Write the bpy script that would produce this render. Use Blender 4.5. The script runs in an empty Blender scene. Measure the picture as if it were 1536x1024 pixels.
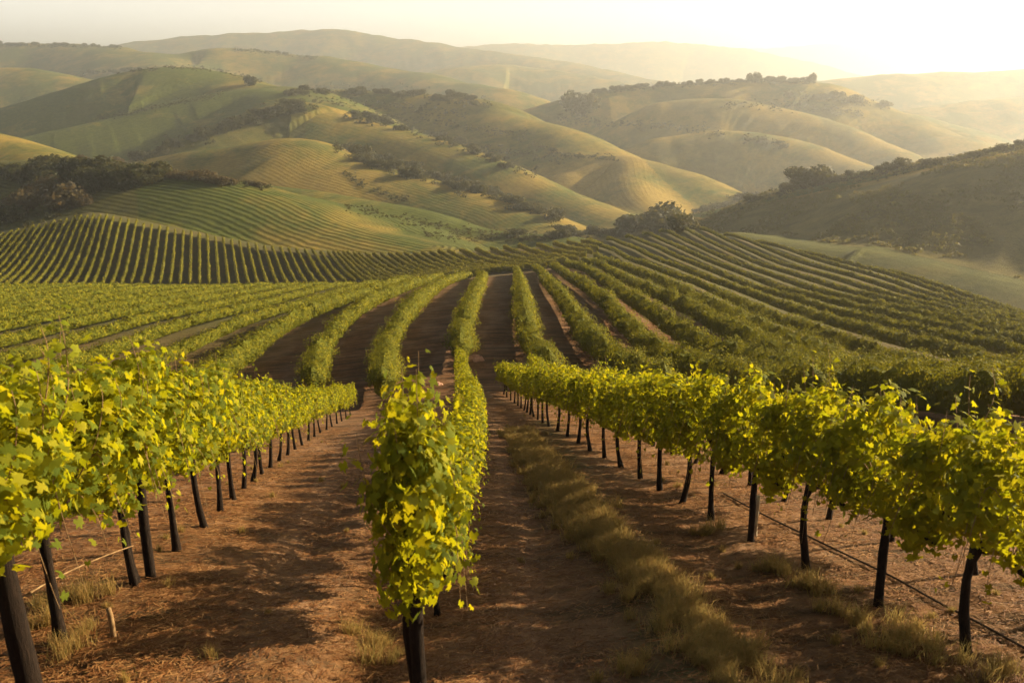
import bpy, math, random
import numpy as np
R = math.radians
rng = np.random.default_rng(7)
random.seed(7)
sc = bpy.context.scene
col = sc.collection

# ------------------------------------------------------------------ camera
F, PITCH, W0, H0 = 1400.0, R(16.0), 1536.0, 1024.0
cd = bpy.data.cameras.new('camera'); cam = bpy.data.objects.new('camera', cd); col.objects.link(cam)
cd.lens = 36.0 * F / W0; cd.sensor_width = 36.0; cd.clip_start = 0.1; cd.clip_end = 60000
cam.location = (0, 0, 0); cam.rotation_euler = (R(90) - PITCH, 0, 0)
cd.dof.use_dof = True; cd.dof.focus_distance = 30.0; cd.dof.aperture_fstop = 2.8
sc.camera = cam

# ------------------------------------------------------------------ light
SUN_AZ, SUN_EL = 66.0, 17.5          # azimuth clockwise from the view direction (+Y)
w = bpy.data.worlds.new('World'); sc.world = w; w.use_nodes = True
nt = w.node_tree; bg = nt.nodes['Background']; sky = nt.nodes.new('ShaderNodeTexSky')
sky.sky_type = 'NISHITA'; sky.sun_disc = False; sky.sun_elevation = R(SUN_EL); sky.sun_rotation = R(SUN_AZ)
sky.altitude = 200; sky.air_density = 0.55; sky.dust_density = 5.0; sky.ozone_density = 0.6
sky.dust_density = 1.2
# the air right above the horizon is bright, milky haze; higher up the Sky Texture is darkened and tinted warm
_tc = nt.nodes.new('ShaderNodeTexCoord'); _sx = nt.nodes.new('ShaderNodeSeparateXYZ'); nt.links.new(_tc.outputs['Generated'], _sx.inputs[0])
_mr = nt.nodes.new('ShaderNodeMapRange'); _mr.interpolation_type = 'SMOOTHSTEP'
for _i, _k in enumerate((0.05, 0.16, 1.0, 0.0)): _mr.inputs[_i + 1].default_value = _k
nt.links.new(_sx.outputs[2], _mr.inputs[0])
_mx = nt.nodes.new('ShaderNodeMix'); _mx.data_type = 'RGBA'; nt.links.new(_mr.outputs[0], _mx.inputs[0]); _tn = nt.nodes.new('ShaderNodeMix'); _tn.data_type = 'RGBA'; _tn.blend_type = 'MULTIPLY'; _tn.inputs[0].default_value = 1.0; _tn.inputs[7].default_value = (0.66, 0.60, 0.50, 1)   # warm tint added to darken the sky's fill light
nt.links.new(sky.outputs[0], _tn.inputs[6]); nt.links.new(_tn.outputs[2], _mx.inputs[6])
_mx.inputs[7].default_value = (10.6, 10.3, 9.1, 1)
nt.links.new(_mx.outputs[2], bg.inputs[0]); bg.inputs[1].default_value = 0.05
sd = bpy.data.lights.new('sun', 'SUN'); sun = bpy.data.objects.new('sun', sd); col.objects.link(sun)
sd.energy = 5.0; sd.angle = R(0.6); sd.color = (1.0, 0.79, 0.50)
_v = (math.sin(R(SUN_AZ)) * math.cos(R(SUN_EL)), math.cos(R(SUN_AZ)) * math.cos(R(SUN_EL)), math.sin(R(SUN_EL)))
import mathutils
sun.rotation_euler = mathutils.Vector(_v).to_track_quat('Z', 'Y').to_euler(); sun.location = (60, 40, 40)
sc.view_settings.view_transform = 'Standard'; sc.view_settings.look = 'None'
sc.view_settings.gamma = 1.0; sc.view_settings.exposure = 1.52
sc.cycles.volume_bounces = 1; sc.cycles.max_bounces = 6; sc.cycles.diffuse_bounces = 3
sc.cycles.transmission_bounces = 4; sc.cycles.glossy_bounces = 2
HAZE = 0.00023

# ------------------------------------------------------------------ helpers
def ray(px, py):
    x = (px - W0 / 2) / F; y = -(py - H0 / 2) / F
    return (x, math.cos(PITCH) + y * math.sin(PITCH), -math.sin(PITCH) + y * math.cos(PITCH))
def P(px, py, Y):
    d = ray(px, py); k = Y / d[1]
    return (d[0] * k, Y, d[2] * k)
def U(px): return (px - W0 / 2) / F      # only used for rough placement
def _hash(ix, iy, s):
    h = np.sin(ix * 127.1 + iy * 311.7 + s * 74.7) * 43758.5453
    return h - np.floor(h)
def noise2(x, y, s=0):
    ix = np.floor(x); iy = np.floor(y); fx = x - ix; fy = y - iy
    fx = fx * fx * (3 - 2 * fx); fy = fy * fy * (3 - 2 * fy)
    a = _hash(ix, iy, s); b = _hash(ix + 1, iy, s); c = _hash(ix, iy + 1, s); d = _hash(ix + 1, iy + 1, s)
    return (a * (1 - fx) + b * fx) * (1 - fy) + (c * (1 - fx) + d * fx) * fy
def fbm(x, y, s=0, o=4):
    r = 0; a = 0.5; t = 0
    for i in range(o):
        r = r + a * noise2(x, y, s + i * 13); t += a; a *= 0.5; x = x * 2.03 + 5.1; y = y * 2.03 + 1.7
    return r / t
ONES = ['', 'first', 'second', 'third', 'fourth', 'fifth', 'sixth', 'seventh', 'eighth', 'ninth', 'tenth', 'eleventh', 'twelfth',
        'thirteenth', 'fourteenth', 'fifteenth', 'sixteenth', 'seventeenth', 'eighteenth', 'nineteenth']
TENS = {2: ('twentieth', 'twenty'), 3: ('thirtieth', 'thirty'), 4: ('fortieth', 'forty'), 5: ('fiftieth', 'fifty'),
        6: ('sixtieth', 'sixty'), 7: ('seventieth', 'seventy'), 8: ('eightieth', 'eighty'), 9: ('ninetieth', 'ninety')}
def ordw(n):
    if n >= 100: return 'one hundred and ' + ordw(n - 100) if n > 100 else 'one hundredth'
    if n < 20: return ONES[n]
    t, o = divmod(n, 10)
    return TENS[t][0] if o == 0 else TENS[t][1] + '-' + ONES[o]
def mesh_np(name, V, Fq, mats, smooth=False, attrs=None, matidx=None):
    """V (n,3); Fq (m,k) constant face size k, or a list of such arrays"""
    me = bpy.data.meshes.new(name)
    if not isinstance(Fq, list): Fq = [Fq]
    Fq = [f for f in Fq if len(f)]
    V = np.asarray(V, dtype=np.float32)
    me.vertices.add(len(V)); me.vertices.foreach_set('co', V.ravel())
    li = np.concatenate([f.ravel() for f in Fq]).astype(np.int32)
    sizes = np.concatenate([np.full(len(f), f.shape[1]) for f in Fq]).astype(np.int32)
    starts = np.concatenate([[0], np.cumsum(sizes)[:-1]]).astype(np.int32)
    me.loops.add(len(li)); me.loops.foreach_set('vertex_index', li)
    me.polygons.add(len(sizes)); me.polygons.foreach_set('loop_start', starts); me.polygons.foreach_set('loop_total', sizes)
    if matidx is not None: me.polygons.foreach_set('material_index', np.asarray(matidx, dtype=np.int32))
    me.polygons.foreach_set('use_smooth', np.full(len(sizes), bool(smooth)))
    for m in (mats if isinstance(mats, (list, tuple)) else [mats]): me.materials.append(m)
    if attrs:
        for k, v in attrs.items():
            a = me.attributes.new(k, 'FLOAT', 'POINT'); a.data.foreach_set('value', np.asarray(v, dtype=np.float32))
    me.update(calc_edges=True)
    return me
def link(name, me, parent=None, loc=(0, 0, 0), rz=0, sc_=1):
    o = bpy.data.objects.new(name, me); col.objects.link(o); o.location = loc; o.rotation_euler = (0, 0, rz)
    o.scale = (sc_, sc_, sc_) if not isinstance(sc_, tuple) else sc_
    if parent: o.parent = parent
    return o
def tag(o, label=None, cat=None, group=None, kind=None):
    if label: o['label'] = label
    if cat: o['category'] = cat
    if group: o['group'] = group
    if kind: o['kind'] = kind
    return o
def copy_tree(o, parent=None):
    c = o.copy(); col.objects.link(c)
    if parent: c.parent = parent
    for ch in o.children: copy_tree(ch, c)
    return c

# ------------------------------------------------------------------ terrain
CTRL = []   # (px, py, Y)
def C(px, *pairs):
    for py, Y in pairs: CTRL.append((px, py, Y))
near = lambda *ys: [(516 + 3500.0 / Y, Y) for Y in ys]
C(-150, *near(6.9, 9.5), (800, 12.3), (740, 16), (695, 22), (648, 33), (612, 46), (545, 65), (500, 84), (470, 110), (445, 152), (434, 182), (447, 208), (433, 240), (360, 292))
C(0, *near(6.9), (880, 9.2), (790, 12.3), (735, 16.4), (695, 22), (648, 33), (612, 46), (545, 65), (500, 82), (470, 108), (445, 150), (433, 180), (447, 208), (432, 240), (352, 292))
C(150, (318, 303), (432, 240), (447, 208), (433, 178), (860, 9.5), (560, 61))
C(260, (340, 298), (500, 80))
C(400, (930, 7.9), (790, 12.3), (700, 21), (648, 33), (612, 46), (560, 60), (500, 78), (470, 100), (445, 140), (432, 175), (446, 205), (431, 240), (366, 288))
C(560, *near(7, 10), (700, 20), (650, 29), (614, 42), (560, 56), (500, 72), (460, 98), (430, 165), (437, 200), (426, 238), (378, 284))
C(700, *near(7, 10, 15, 22, 30), (602, 42), (560, 53), (500, 68), (460, 88), (432, 125), (418, 200), (373, 286))
C(820, (600, 42), (500, 68), (452, 95), (425, 135), (406, 200), (365, 290))
C(930, *near(7, 10, 15, 22, 30), (600, 42), (560, 53), (500, 70), (460, 92), (430, 125), (402, 170), (378, 235), (356, 292))
C(1040, (338, 302), (360, 270), (390, 205), (430, 130), (480, 84), (560, 54))
C(1160, *near(7, 10, 15, 22, 30), (600, 43), (560, 54), (510, 73), (475, 98), (440, 145), (400, 205), (368, 250))
C(1300, *near(7, 10, 15, 22, 30), (602, 44), (560, 57), (520, 73), (480, 102), (450, 138), (420, 178), (398, 212))
C(1536, *near(7, 10, 15, 22, 30), (604, 45), (562, 58), (520, 80), (490, 115), (470, 155))
C(1700, *near(7, 15, 30), (604, 45), (560, 62), (520, 95), (505, 135))
cp = np.array([P(*c) for c in CTRL])
cu = cp[:, 0] / cp[:, 1]; cv = np.log(cp[:, 1]) * 0.55
cr = (-cp[:, 2] - 2.5) / cp[:, 1] - 0.29
def _tps(r2): return 0.5 * r2 * np.log(r2 + 1e-9)
_n = len(cu)
_A = _tps((cu[:, None] - cu[None]) ** 2 + (cv[:, None] - cv[None]) ** 2) + np.eye(_n) * 0.0008
_Pm = np.stack([np.ones(_n), cu, cv], 1)
_M = np.block([[_A, _Pm], [_Pm.T, np.zeros((3, 3))]])
_w = np.linalg.solve(_M, np.concatenate([cr, np.zeros(3)]))
def rbf(u, v):
    out = np.empty(u.shape)
    uf = u.ravel(); vf = v.ravel(); of = out.ravel()
    for i in range(0, len(uf), 60000):
        a = uf[i:i + 60000]; b = vf[i:i + 60000]
        of[i:i + 60000] = _tps((a[:, None] - cu[None]) ** 2 + (b[:, None] - cv[None]) ** 2) @ _w[:_n] + _w[_n] + _w[_n + 1] * a + _w[_n + 2] * b
    return of.reshape(u.shape)
_cx = np.array([-400, 0, 150, 300, 400, 560, 700, 845, 942, 1030, 1157, 1290, 1536, 1700, 2000.])
_cy = np.array([298, 296, 306, 298, 290, 286, 288, 292, 296, 305, 255, 215, 160, 140, 125.])
_cuu = (_cx - 768) / F / math.cos(PITCH)     # rough azimuth tangent
def crestY(u): return np.interp(u, _cuu * 0.985, _cy)
def berm(x, y):
    """fine relief of the near lanes: mounds under the vines, ruts, a grassy bank"""
    near = np.clip(1 - y / 60.0, 0, 1)
    b = 0.10 * (fbm(x * 1.1, y * 0.7, 3, 4) - 0.5) + 0.035 * (fbm(x * 6, y * 5, 9, 3) - 0.5)
    gx = 0.75 + (y - 8) * -0.02      # grassy bank between the middle and right rows
    b = b + 0.16 * np.exp(-((x - gx - 0.75) / 0.40) ** 2) * np.clip((22 - y) / 8, 0, 1)
    b = b - 0.10 * np.exp(-((x - gx + 0.35) / 0.28) ** 2) - 0.09 * np.exp(-((x + 2.6 + 0.03 * (y - 8)) / 0.26) ** 2) - 0.09 * np.exp(-((x + 1.35 + 0.02 * (y - 8)) / 0.24) ** 2) + 0.06 * (fbm(x * 3.2, y * 1.2, 15, 3) - 0.5) - 0.05 * np.exp(-((x - gx - 2.0) / 0.3) ** 2)
    b = b + 0.05 * np.sin(x * 1.4 + y * 0.2) * 0.5
    return b * near + 0.16 * (fbm(x * 0.22, y * 0.9, 33, 3) - 0.5) * np.clip((y - 30) / 25, 0, 1) * np.clip((200 - y) / 60, 0, 1)
def zmain(x, y, fine=True):
    x = np.asarray(x, float); y = np.asarray(y, float)
    Yc = np.clip(y, 5.0, None); u = np.clip(x / Yc, -0.8, 0.8)
    yc = crestY(u)
    Ye = np.minimum(Yc, yc + 4)
    r = rbf(u, np.log(Ye) * 0.55)
    z = -(2.5 + 0.29 * y + r * Yc)
    e = y - yc
    z = z - 0.30 * np.where(e > -40, 6 * np.log1p(np.exp(np.clip(e / 6, -20, 40))), 0)
    if fine: z = z + berm(x, y)
    return z

RIDGES = []
def ridge(pts, s=0.34, wr=0.05, gul=0.10, L=None, id_=0):
    p = np.array([P(*q) for q in pts])
    out = []
    q = np.vstack([2 * p[0] - p[1], p, 2 * p[-1] - p[-2]])
    for i in range(1, len(q) - 2):
        for t in np.linspace(0, 1, 5)[:-1]:
            out.append(0.5 * ((2 * q[i]) + (-q[i - 1] + q[i + 1]) * t + (2 * q[i - 1] - 5 * q[i] + 4 * q[i + 1] - q[i + 2]) * t * t
                              + (-q[i - 1] + 3 * q[i] - 3 * q[i + 1] + q[i + 2]) * t ** 3))
    out.append(q[-2])
    Ym = p[:, 1].mean()
    RIDGES.append(dict(p=np.array(out), s=s, w=wr * Ym, g=gul, L=L or Ym * 0.13, Y=Ym, id=id_))
ridge([(-200, 225, 440), (0, 240, 420), (100, 246, 400), (180, 256, 385), (235, 262, 370), (330, 273, 350), (430, 302, 335), (520, 340, 320), (640, 369, 308)], 0.30, 0.045, 0.02, id_=1)
ridge([(250, 263, 480), (400, 281, 460), (511, 298, 440), (635, 320, 420), (720, 345, 400), (850, 356, 385)], 0.34, 0.03, 0.05, id_=2)
ridge([(440, 309, 400), (512, 322, 385), (579, 331, 370), (622, 349, 355), (655, 367, 345)], 0.36, 0.03, 0.03, id_=3)
ridge([(-150, 175, 620), (-60, 190, 600), (0, 206, 580), (40, 222, 560), (75, 237, 540), (120, 254, 520)], 0.35, 0.04, 0.05, id_=4)
ridge([(190, 246, 660), (333, 221, 640), (427, 207, 630), (467, 213, 615), (511, 234, 600), (545, 246, 590), (620, 266, 570), (679, 283, 550), (765, 309, 520), (838, 345, 490)], 0.36, 0.05, 0.08, id_=5)
ridge([(200, 243, 760), (300, 203, 800), (380, 168, 840), (440, 152, 860), (490, 158, 850), (512, 170, 840), (612, 197, 800), (662, 213, 770), (745, 247, 730), (845, 290, 680), (932, 325, 630)], 0.37, 0.045, 0.12, id_=6)
ridge([(400, 140, 1230), (512, 133, 1200), (645, 141, 1150), (729, 153, 1100), (755, 171, 1060), (812, 186, 1010), (862, 201, 960), (929, 232, 900), (1023, 262, 840), (1108, 303, 780)], 0.36, 0.045, 0.16, id_=7)
ridge([(860, 262, 860), (905, 243, 880), (940, 238, 880), (948, 262, 820), (958, 290, 760), (990, 320, 700)], 0.4, 0.02, 0.03, id_=17)
ridge([(-200, 200, 1050), (-80, 184, 1080), (0, 166, 1100), (80, 141, 1120), (150, 118, 1140), (215, 105, 1160), (270, 103, 1160), (330, 110, 1140), (375, 124, 1100), (440, 132, 1050), (470, 150, 960)], 0.33, 0.05, 0.10, id_=8)
ridge([(-40, 222, 900), (50, 204, 930), (160, 178, 960), (280, 147, 1000), (370, 136, 1020), (410, 140, 1000)], 0.36, 0.02, 0.05, id_=9)
ridge([(-200, 90, 1750), (0, 100, 1700), (70, 108, 1650), (135, 121, 1600), (200, 150, 1500)], 0.32, 0.05, 0.12, id_=10)
ridge([(-300, 60, 2700), (-100, 63, 2650), (0, 66, 2600), (100, 67, 2550), (170, 71, 2450), (230, 86, 2250), (268, 102, 2050)], 0.30, 0.05, 0.14, id_=11)
ridge([(150, 110, 2300), (230, 92, 2350), (300, 76, 2400), (357, 73, 2400), (467, 84, 2350), (512, 88, 2300), (612, 107, 2200), (679, 121, 2050), (750, 136, 1900)], 0.30, 0.04, 0.16, id_=12)
ridge([(120, 76, 4400), (250, 58, 4500), (330, 52, 4500), (430, 48, 4500), (490, 43, 4500), (530, 47, 4450), (580, 56, 4400), (640, 63, 4300), (690, 71, 4200), (760, 80, 4000), (860, 96, 3800), (960, 118, 3500)], 0.26, 0.05, 0.2, id_=13)
ridge([(640, 110, 3100), (700, 99, 3150), (760, 97, 3200), (820, 105, 3150), (900, 119, 3000), (960, 134, 2800)], 0.28, 0.05, 0.08, id_=14)
ridge([(600, 80, 6200), (690, 71, 6200), (780, 66, 6200), (870, 68, 6200), (960, 63, 6200), (1040, 66, 6200), (1120, 75, 6000), (1200, 91, 5800), (1300, 116, 5500)], 0.22, 0.04, 0.2, id_=15)
ridge([(1000, 80, 9500), (1130, 74, 9500), (1270, 66, 9500), (1400, 72, 9500), (1550, 84, 9500), (1750, 92, 9500)], 0.2, 0.04, 0.2, id_=15)
ridge([(740, 178, 1550), (840, 150, 1520), (900, 138, 1500), (960, 131, 1500), (1024, 126, 1500), (1137, 121, 1500), (1222, 124, 1480), (1270, 138, 1440), (1350, 170, 1380), (1420, 205, 1300)], 0.31, 0.05, 0.22, L=120, id_=16)
ridge([(1000, 152, 1340), (1060, 146, 1330), (1130, 152, 1310), (1232, 176, 1250), (1320, 214, 1180), (1375, 246, 1110), (1430, 290, 1000)], 0.33, 0.03, 0.14, id_=16)
ridge([(1000, 205, 1130), (1080, 196, 1130), (1180, 208, 1100), (1260, 235, 1040), (1330, 262, 960)], 0.33, 0.03, 0.14, id_=16)
ridge([(1300, 172, 1620), (1360, 171, 1600), (1430, 189, 1540), (1492, 215, 1450), (1560, 250, 1350)], 0.31, 0.04, 0.10, id_=18)
ridge([(1150, 128, 2500), (1250, 119, 2500), (1350, 112, 2500), (1450, 108, 2500), (1536, 104, 2500), (1750, 98, 2500)], 0.28, 0.05, 0.18, id_=18)
ridge([(1400, 160, 1900), (1480, 150, 1900), (1560, 146, 1900), (1750, 140, 1900)], 0.3, 0.05, 0.15, id_=18)
ridge([(1030, 326, 500), (1120, 301, 480), (1200, 276, 455), (1300, 260, 430), (1400, 243, 410), (1480, 228, 395), (1536, 215, 385), (1700, 182, 375), (1900, 140, 370), (2600, 0, 360)], 0.36, 0.05, 0.05, id_=19)  # unseen right end continued and raised to throw shade on the hill
ridge([(1060, 334, 470), (1120, 318, 455), (1200, 302, 430), (1290, 284, 405), (1400, 256, 380), (1536, 227, 355), (1700, 196, 340), (1900, 158, 330), (2600, 40, 300)], 0.235, 0.05, 0.05, L=60, id_=21)  # unseen right end lengthened to keep sun off the slope
ridge([(1110, 350, 335), (1200, 369, 300), (1270, 379, 286), (1290, 375, 283), (1310, 382, 280), (1400, 404, 262), (1536, 436, 238), (1700, 474, 215)], 0.22, 0.02, 0.0, id_=20)

def hills(x, y):
    """returns height, distance-to-ridge phase, ridge id"""
    n = len(x)
    acc = np.full(n, -135.0) - 0.0; best = np.full(n, -135.0); ph = np.zeros(n); ids = np.zeros(n)
    for rg in RIDGES:
        p = rg['p']; zmax = p[:, 2].max(); Rr = min((zmax + 125) / rg['s'] + rg['w'] * 1.5, 2600)
        m = np.nonzero((y > max(150, p[:, 1].min() - Rr)) & (y < p[:, 1].max() + Rr) & (x > p[:, 0].min() - Rr) & (x < p[:, 0].max() + Rr))[0]
        if len(m) == 0: continue
        xm = x[m]; ym = y[m]
        bd = np.full(len(m), 1e12); bz = np.zeros(len(m)); bs = np.zeros(len(m)); s0 = 0
        for i in range(len(p) - 1):
            ax, ay, az = p[i]; dx, dy, dz = p[i + 1] - p[i]; l2 = dx * dx + dy * dy; l = math.sqrt(l2)
            t = np.clip(((xm - ax) * dx + (ym - ay) * dy) / l2, 0, 1)
            d = (xm - ax - t * dx) ** 2 + (ym - ay - t * dy) ** 2
            k = d < bd
            bd[k] = d[k]; bz[k] = (az + t * dz)[k]; bs[k] = (s0 + t * l)[k]; s0 += l
        d = np.sqrt(bd)
        e_ = p[-1] - p[0]; e_ = e_ / (math.hypot(e_[0], e_[1]) + 1e-9); al = xm * e_[0] + ym * e_[1]; ac = -xm * e_[1] + ym * e_[0]
        g = noise2(al / rg['L'] + 0.3 * ac / rg['L'], ac * 0.25 / rg['L'], rg['id'] + 3)
        g2 = noise2(al / rg['L'] * 2.7 + 9, ac * 0.6 / rg['L'], rg['id'] + 5)
        dd = np.sqrt(d * d + rg['w'] ** 2) - rg['w']
        h = bz - rg['s'] * 1.12 * dd - rg['g'] * 2.6 * np.minimum(dd, 0.12 * rg['Y']) * (0.7 * g + 0.3 * g2)
        k = h > best[m]
        kk = m[k]; best[kk] = h[k]; ph[kk] = d[k]; ids[kk] = rg['id']
        K = 3.0 + 0.006 * rg['Y']
        a = acc[m]; mx = np.maximum(a, h); acc[m] = mx + K * 0.6 * np.log1p(np.exp(-np.abs(a - h) / (K * 0.6)))
    return acc, ph, ids
def terrain(x, y):
    sh = x.shape; x = x.ravel().astype(float); y = y.ravel().astype(float)
    z = np.full(len(x), -1e3); ph = np.zeros(len(x)); ids = np.zeros(len(x))
    m = y < 520; z[m] = zmain(x[m], y[m])
    m = y > 150
    hz, hp, hi = hills(x[m], y[m])
    ym = y[m]; xm = x[m]
    fade = np.clip((ym - 300) / 200, 0, 1)
    hz = hz + fade * (3.6 * (fbm(xm / 60, ym / 60, 21, 3) - 0.5) + np.clip((ym - 600) / 300, 0, 1) * 5 * (fbm(xm / 130, ym / 130, 27, 3) - 0.5) + 0.0035 * ym * (fbm(xm / (0.05 * 1500), ym / 90, 31, 3) - 0.5)) 
    zm = z[m]; K = 1.2
    mx = np.maximum(zm, hz); new = mx + K * np.log1p(np.exp(-np.abs(zm - hz) / K)) * (zm > -900)
    isH = hz > zm - 0.0
    z[m] = new; ph[m] = hp; ids[m] = np.where(isH, hi, 0)
    return z.reshape(sh), ph.reshape(sh), ids.reshape(sh)

# ------------------------------------------------------------------ materials
def new_mat(name):
    m = bpy.data.materials.new(name); m.use_nodes = True
    n = m.node_tree; b = n.nodes['Principled BSDF']; b.inputs['Roughness'].default_value = 0.9
    b.inputs['Specular IOR Level'].default_value = 0.15
    return m, n, b
def N(n, t, **k):
    o = n.nodes.new('ShaderNode' + t)
    for a, v in k.items():
        if a[0] == 'i' and a[1:].isdigit(): o.inputs[int(a[1:])].default_value = v
        else: setattr(o, a, v)
    return o
def ramp(n, fac, stops):
    r = N(n, 'ValToRGB'); e = r.color_ramp.elements
    while len(e) < len(stops): e.new(0.5)
    for i, (p, c) in enumerate(stops): e[i].position = p; e[i].color = (*c, 1)
    n.links.new(fac, r.inputs[0]); return r.outputs[0]
def noise_t(n, vec, scale, detail=5, rough=0.6, dist=0):
    t = N(n, 'TexNoise'); t.inputs['Scale'].default_value = scale; t.inputs['Detail'].default_value = detail
    t.inputs['Roughness'].default_value = rough; t.inputs['Distortion'].default_value = dist
    if vec is not None: n.links.new(vec, t.inputs['Vector'])
    return t.outputs[0]
def mixc(n, fac, a, b, mode='MIX'):
    m = N(n, 'Mix', data_type='RGBA', blend_type=mode)
    for s, v in ((0, fac), (6, a), (7, b)):
        if hasattr(v, 'is_linked'): n.links.new(v, m.inputs[s])
        else: m.inputs[s].default_value = (*v, 1) if isinstance(v, tuple) else v
    return m.outputs[2]
def math_(n, op, a, b=0.0, c=None):
    m = N(n, 'Math', operation=op)
    for s, v in enumerate((a, b) if c is None else (a, b, c)):
        if hasattr(v, 'is_linked'): n.links.new(v, m.inputs[s])
        else: m.inputs[s].default_value = v
    return m.outputs[0]
def bump(n, b, h, strength, dist):
    bp = N(n, 'Bump'); bp.inputs['Strength'].default_value = strength; bp.inputs['Distance'].default_value = dist
    n.links.new(h, bp.inputs['Height']); n.links.new(bp.outputs[0], b.inputs['Normal'])
def leaf_mat(name, c0, c1, c2, trans=(0.35, 0.45, 0.03), tf=0.5, rough=0.55):
    m, n, b = new_mat(name)
    g = N(n, 'NewGeometry'); tc = N(n, 'TexCoord')
    c = ramp(n, g.outputs['Random Per Island'], [(0, c0), (0.55, c1), (1, c2)])
    big = noise_t(n, g.outputs['Position'], 0.9, 3)
    c = mixc(n, ramp(n, big, [(0.35, (0, 0, 0)), (0.65, (1, 1, 1))]), c, mixc(n, 0.5, c, (c0[0] * .7, c0[1] * .8, c0[2])))
    n.links.new(c, b.inputs['Base Color']); b.inputs['Roughness'].default_value = rough; b.inputs['Specular IOR Level'].default_value = 0.12
    t = N(n, 'BsdfTranslucent')
    tcn = mixc(n, g.outputs['Random Per Island'], trans, (trans[0] * 0.62, trans[1] * 0.8, trans[2] * .8)); n.links.new(tcn, t.inputs[0])
    mx = N(n, 'MixShader'); mx.inputs[0].default_value = tf
    n.links.new(b.outputs[0], mx.inputs[1]); n.links.new(t.outputs[0], mx.inputs[2])
    n.links.new(mx.outputs[0], n.nodes['Material Output'].inputs[0])
    return m
M = {}
M['vine'] = leaf_mat('vine_leaves', (0.040, 0.072, 0.006), (0.125, 0.155, 0.008), (0.38, 0.33, 0.012), (0.92, 0.76, 0.014), 0.32, 0.75)
M['row'] = leaf_mat('row_leaves', (0.040, 0.058, 0.005), (0.16, 0.165, 0.008), (0.38, 0.31, 0.014), (0.60, 0.48, 0.02), 0.18, 0.8)
M['far_row'] = leaf_mat('far_row_leaves', (0.055, 0.070, 0.006), (0.20, 0.19, 0.012), (0.40, 0.32, 0.020), (0.62, 0.48, 0.03), 0.22, 0.8)
M['bush'] = leaf_mat('bush_leaves', (0.022, 0.030, 0.010), (0.040, 0.045, 0.014), (0.075, 0.065, 0.022), (0.22, 0.17, 0.03), 0.25)
M['scrub'] = leaf_mat('scrub_leaves', (0.045, 0.055, 0.012), (0.085, 0.085, 0.02), (0.15, 0.13, 0.035), (0.40, 0.30, 0.05), 0.35)
M['bush_b'] = leaf_mat('brown_bush_leaves', (0.05, 0.045, 0.02), (0.085, 0.065, 0.028), (0.12, 0.08, 0.03), (0.30, 0.18, 0.05), 0.25)
M['grass'] = leaf_mat('dry_grass_blades', (0.34, 0.20, 0.06), (0.46, 0.29, 0.09), (0.26, 0.22, 0.05), (0.50, 0.34, 0.12), 0.4)
M['straw'] = leaf_mat('straw', (0.13, 0.048, 0.016), (0.28, 0.125, 0.046), (0.46, 0.26, 0.105), (0.25, 0.14, 0.06), 0.15)
# bark
m, n, b = new_mat('vine_bark'); tc = N(n, 'TexCoord'); mp = N(n, 'Mapping'); mp.inputs['Scale'].default_value = (9, 9, 1.6)
n.links.new(tc.outputs['Object'], mp.inputs[0]); h = noise_t(n, mp.outputs[0], 6, 8, 0.7, 0.6)
n.links.new(ramp(n, h, [(0.3, (0.007, 0.005, 0.004)), (0.6, (0.024, 0.015, 0.010)), (0.8, (0.070, 0.045, 0.029))]), b.inputs['Base Color'])
bump(n, b, h, 0.9, 0.02); M['bark'] = m
m, n, b = new_mat('cane'); b.inputs['Base Color'].default_value = (0.30, 0.19, 0.09, 1); tc = N(n, 'TexCoord')
n.links.new(ramp(n, noise_t(n, tc.outputs['Object'], 12), [(0.3, (0.16, 0.09, 0.04)), (0.7, (0.36, 0.24, 0.12))]), b.inputs['Base Color']); M['cane'] = m
m, n, b = new_mat('hose_rubber'); b.inputs['Base Color'].default_value = (0.05, 0.032, 0.022, 1); b.inputs['Roughness'].default_value = 0.6; M['hose'] = m
m, n, b = new_mat('pale_sleeve'); tc = N(n, 'TexCoord')
n.links.new(ramp(n, noise_t(n, tc.outputs['Object'], 9), [(0.3, (0.30, 0.24, 0.16)), (0.7, (0.55, 0.48, 0.36))]), b.inputs['Base Color']); M['sleeve'] = m
m, n, b = new_mat('pink_stone'); tc = N(n, 'TexCoord'); h = noise_t(n, tc.outputs['Object'], 4, 8)
n.links.new(ramp(n, h, [(0.3, (0.28, 0.13, 0.08)), (0.55, (0.68, 0.38, 0.26)), (0.75, (0.80, 0.56, 0.42))]), b.inputs['Base Color']); bump(n, b, h, 0.6, 0.08); M['stone'] = m
# near ground
m, n, b = new_mat('vineyard_soil'); g = N(n, 'NewGeometry'); pos = g.outputs['Position']
mp = N(n, 'Mapping'); mp.inputs['Scale'].default_value = (1.0, 0.35, 1.0); mp.inputs['Rotation'].default_value = (0, 0, R(8)); n.links.new(pos, mp.inputs[0])
big = noise_t(n, mp.outputs[0], 0.5, 5); fine = noise_t(n, pos, 22, 9, 0.75); mid = noise_t(n, pos, 3.2, 7, 0.65)
mp2 = N(n, 'Mapping'); mp2.inputs['Scale'].default_value = (0.25, 1.6, 1.0); n.links.new(pos, mp2.inputs[0])
cross = noise_t(n, mp2.outputs[0], 1.6, 6, 0.6, 0.4)
c = ramp(n, fine, [(0.30, (0.055, 0.023, 0.008)), (0.5, (0.165, 0.070, 0.024)), (0.72, (0.35, 0.175, 0.070))])
c = mixc(n, ramp(n, mid, [(0.42, (0, 0, 0)), (0.62, (1, 1, 1))]), c, (0.25, 0.118, 0.045))
c = mixc(n, ramp(n, big, [(0.45, (0, 0, 0)), (0.62, (0.75, 0.75, 0.75))]), c, (0.30, 0.175, 0.10))
c = mixc(n, ramp(n, cross, [(0.48, (0, 0, 0)), (0.62, (0.75, 0.75, 0.75))]), c, (0.060, 0.038, 0.018))
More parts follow.
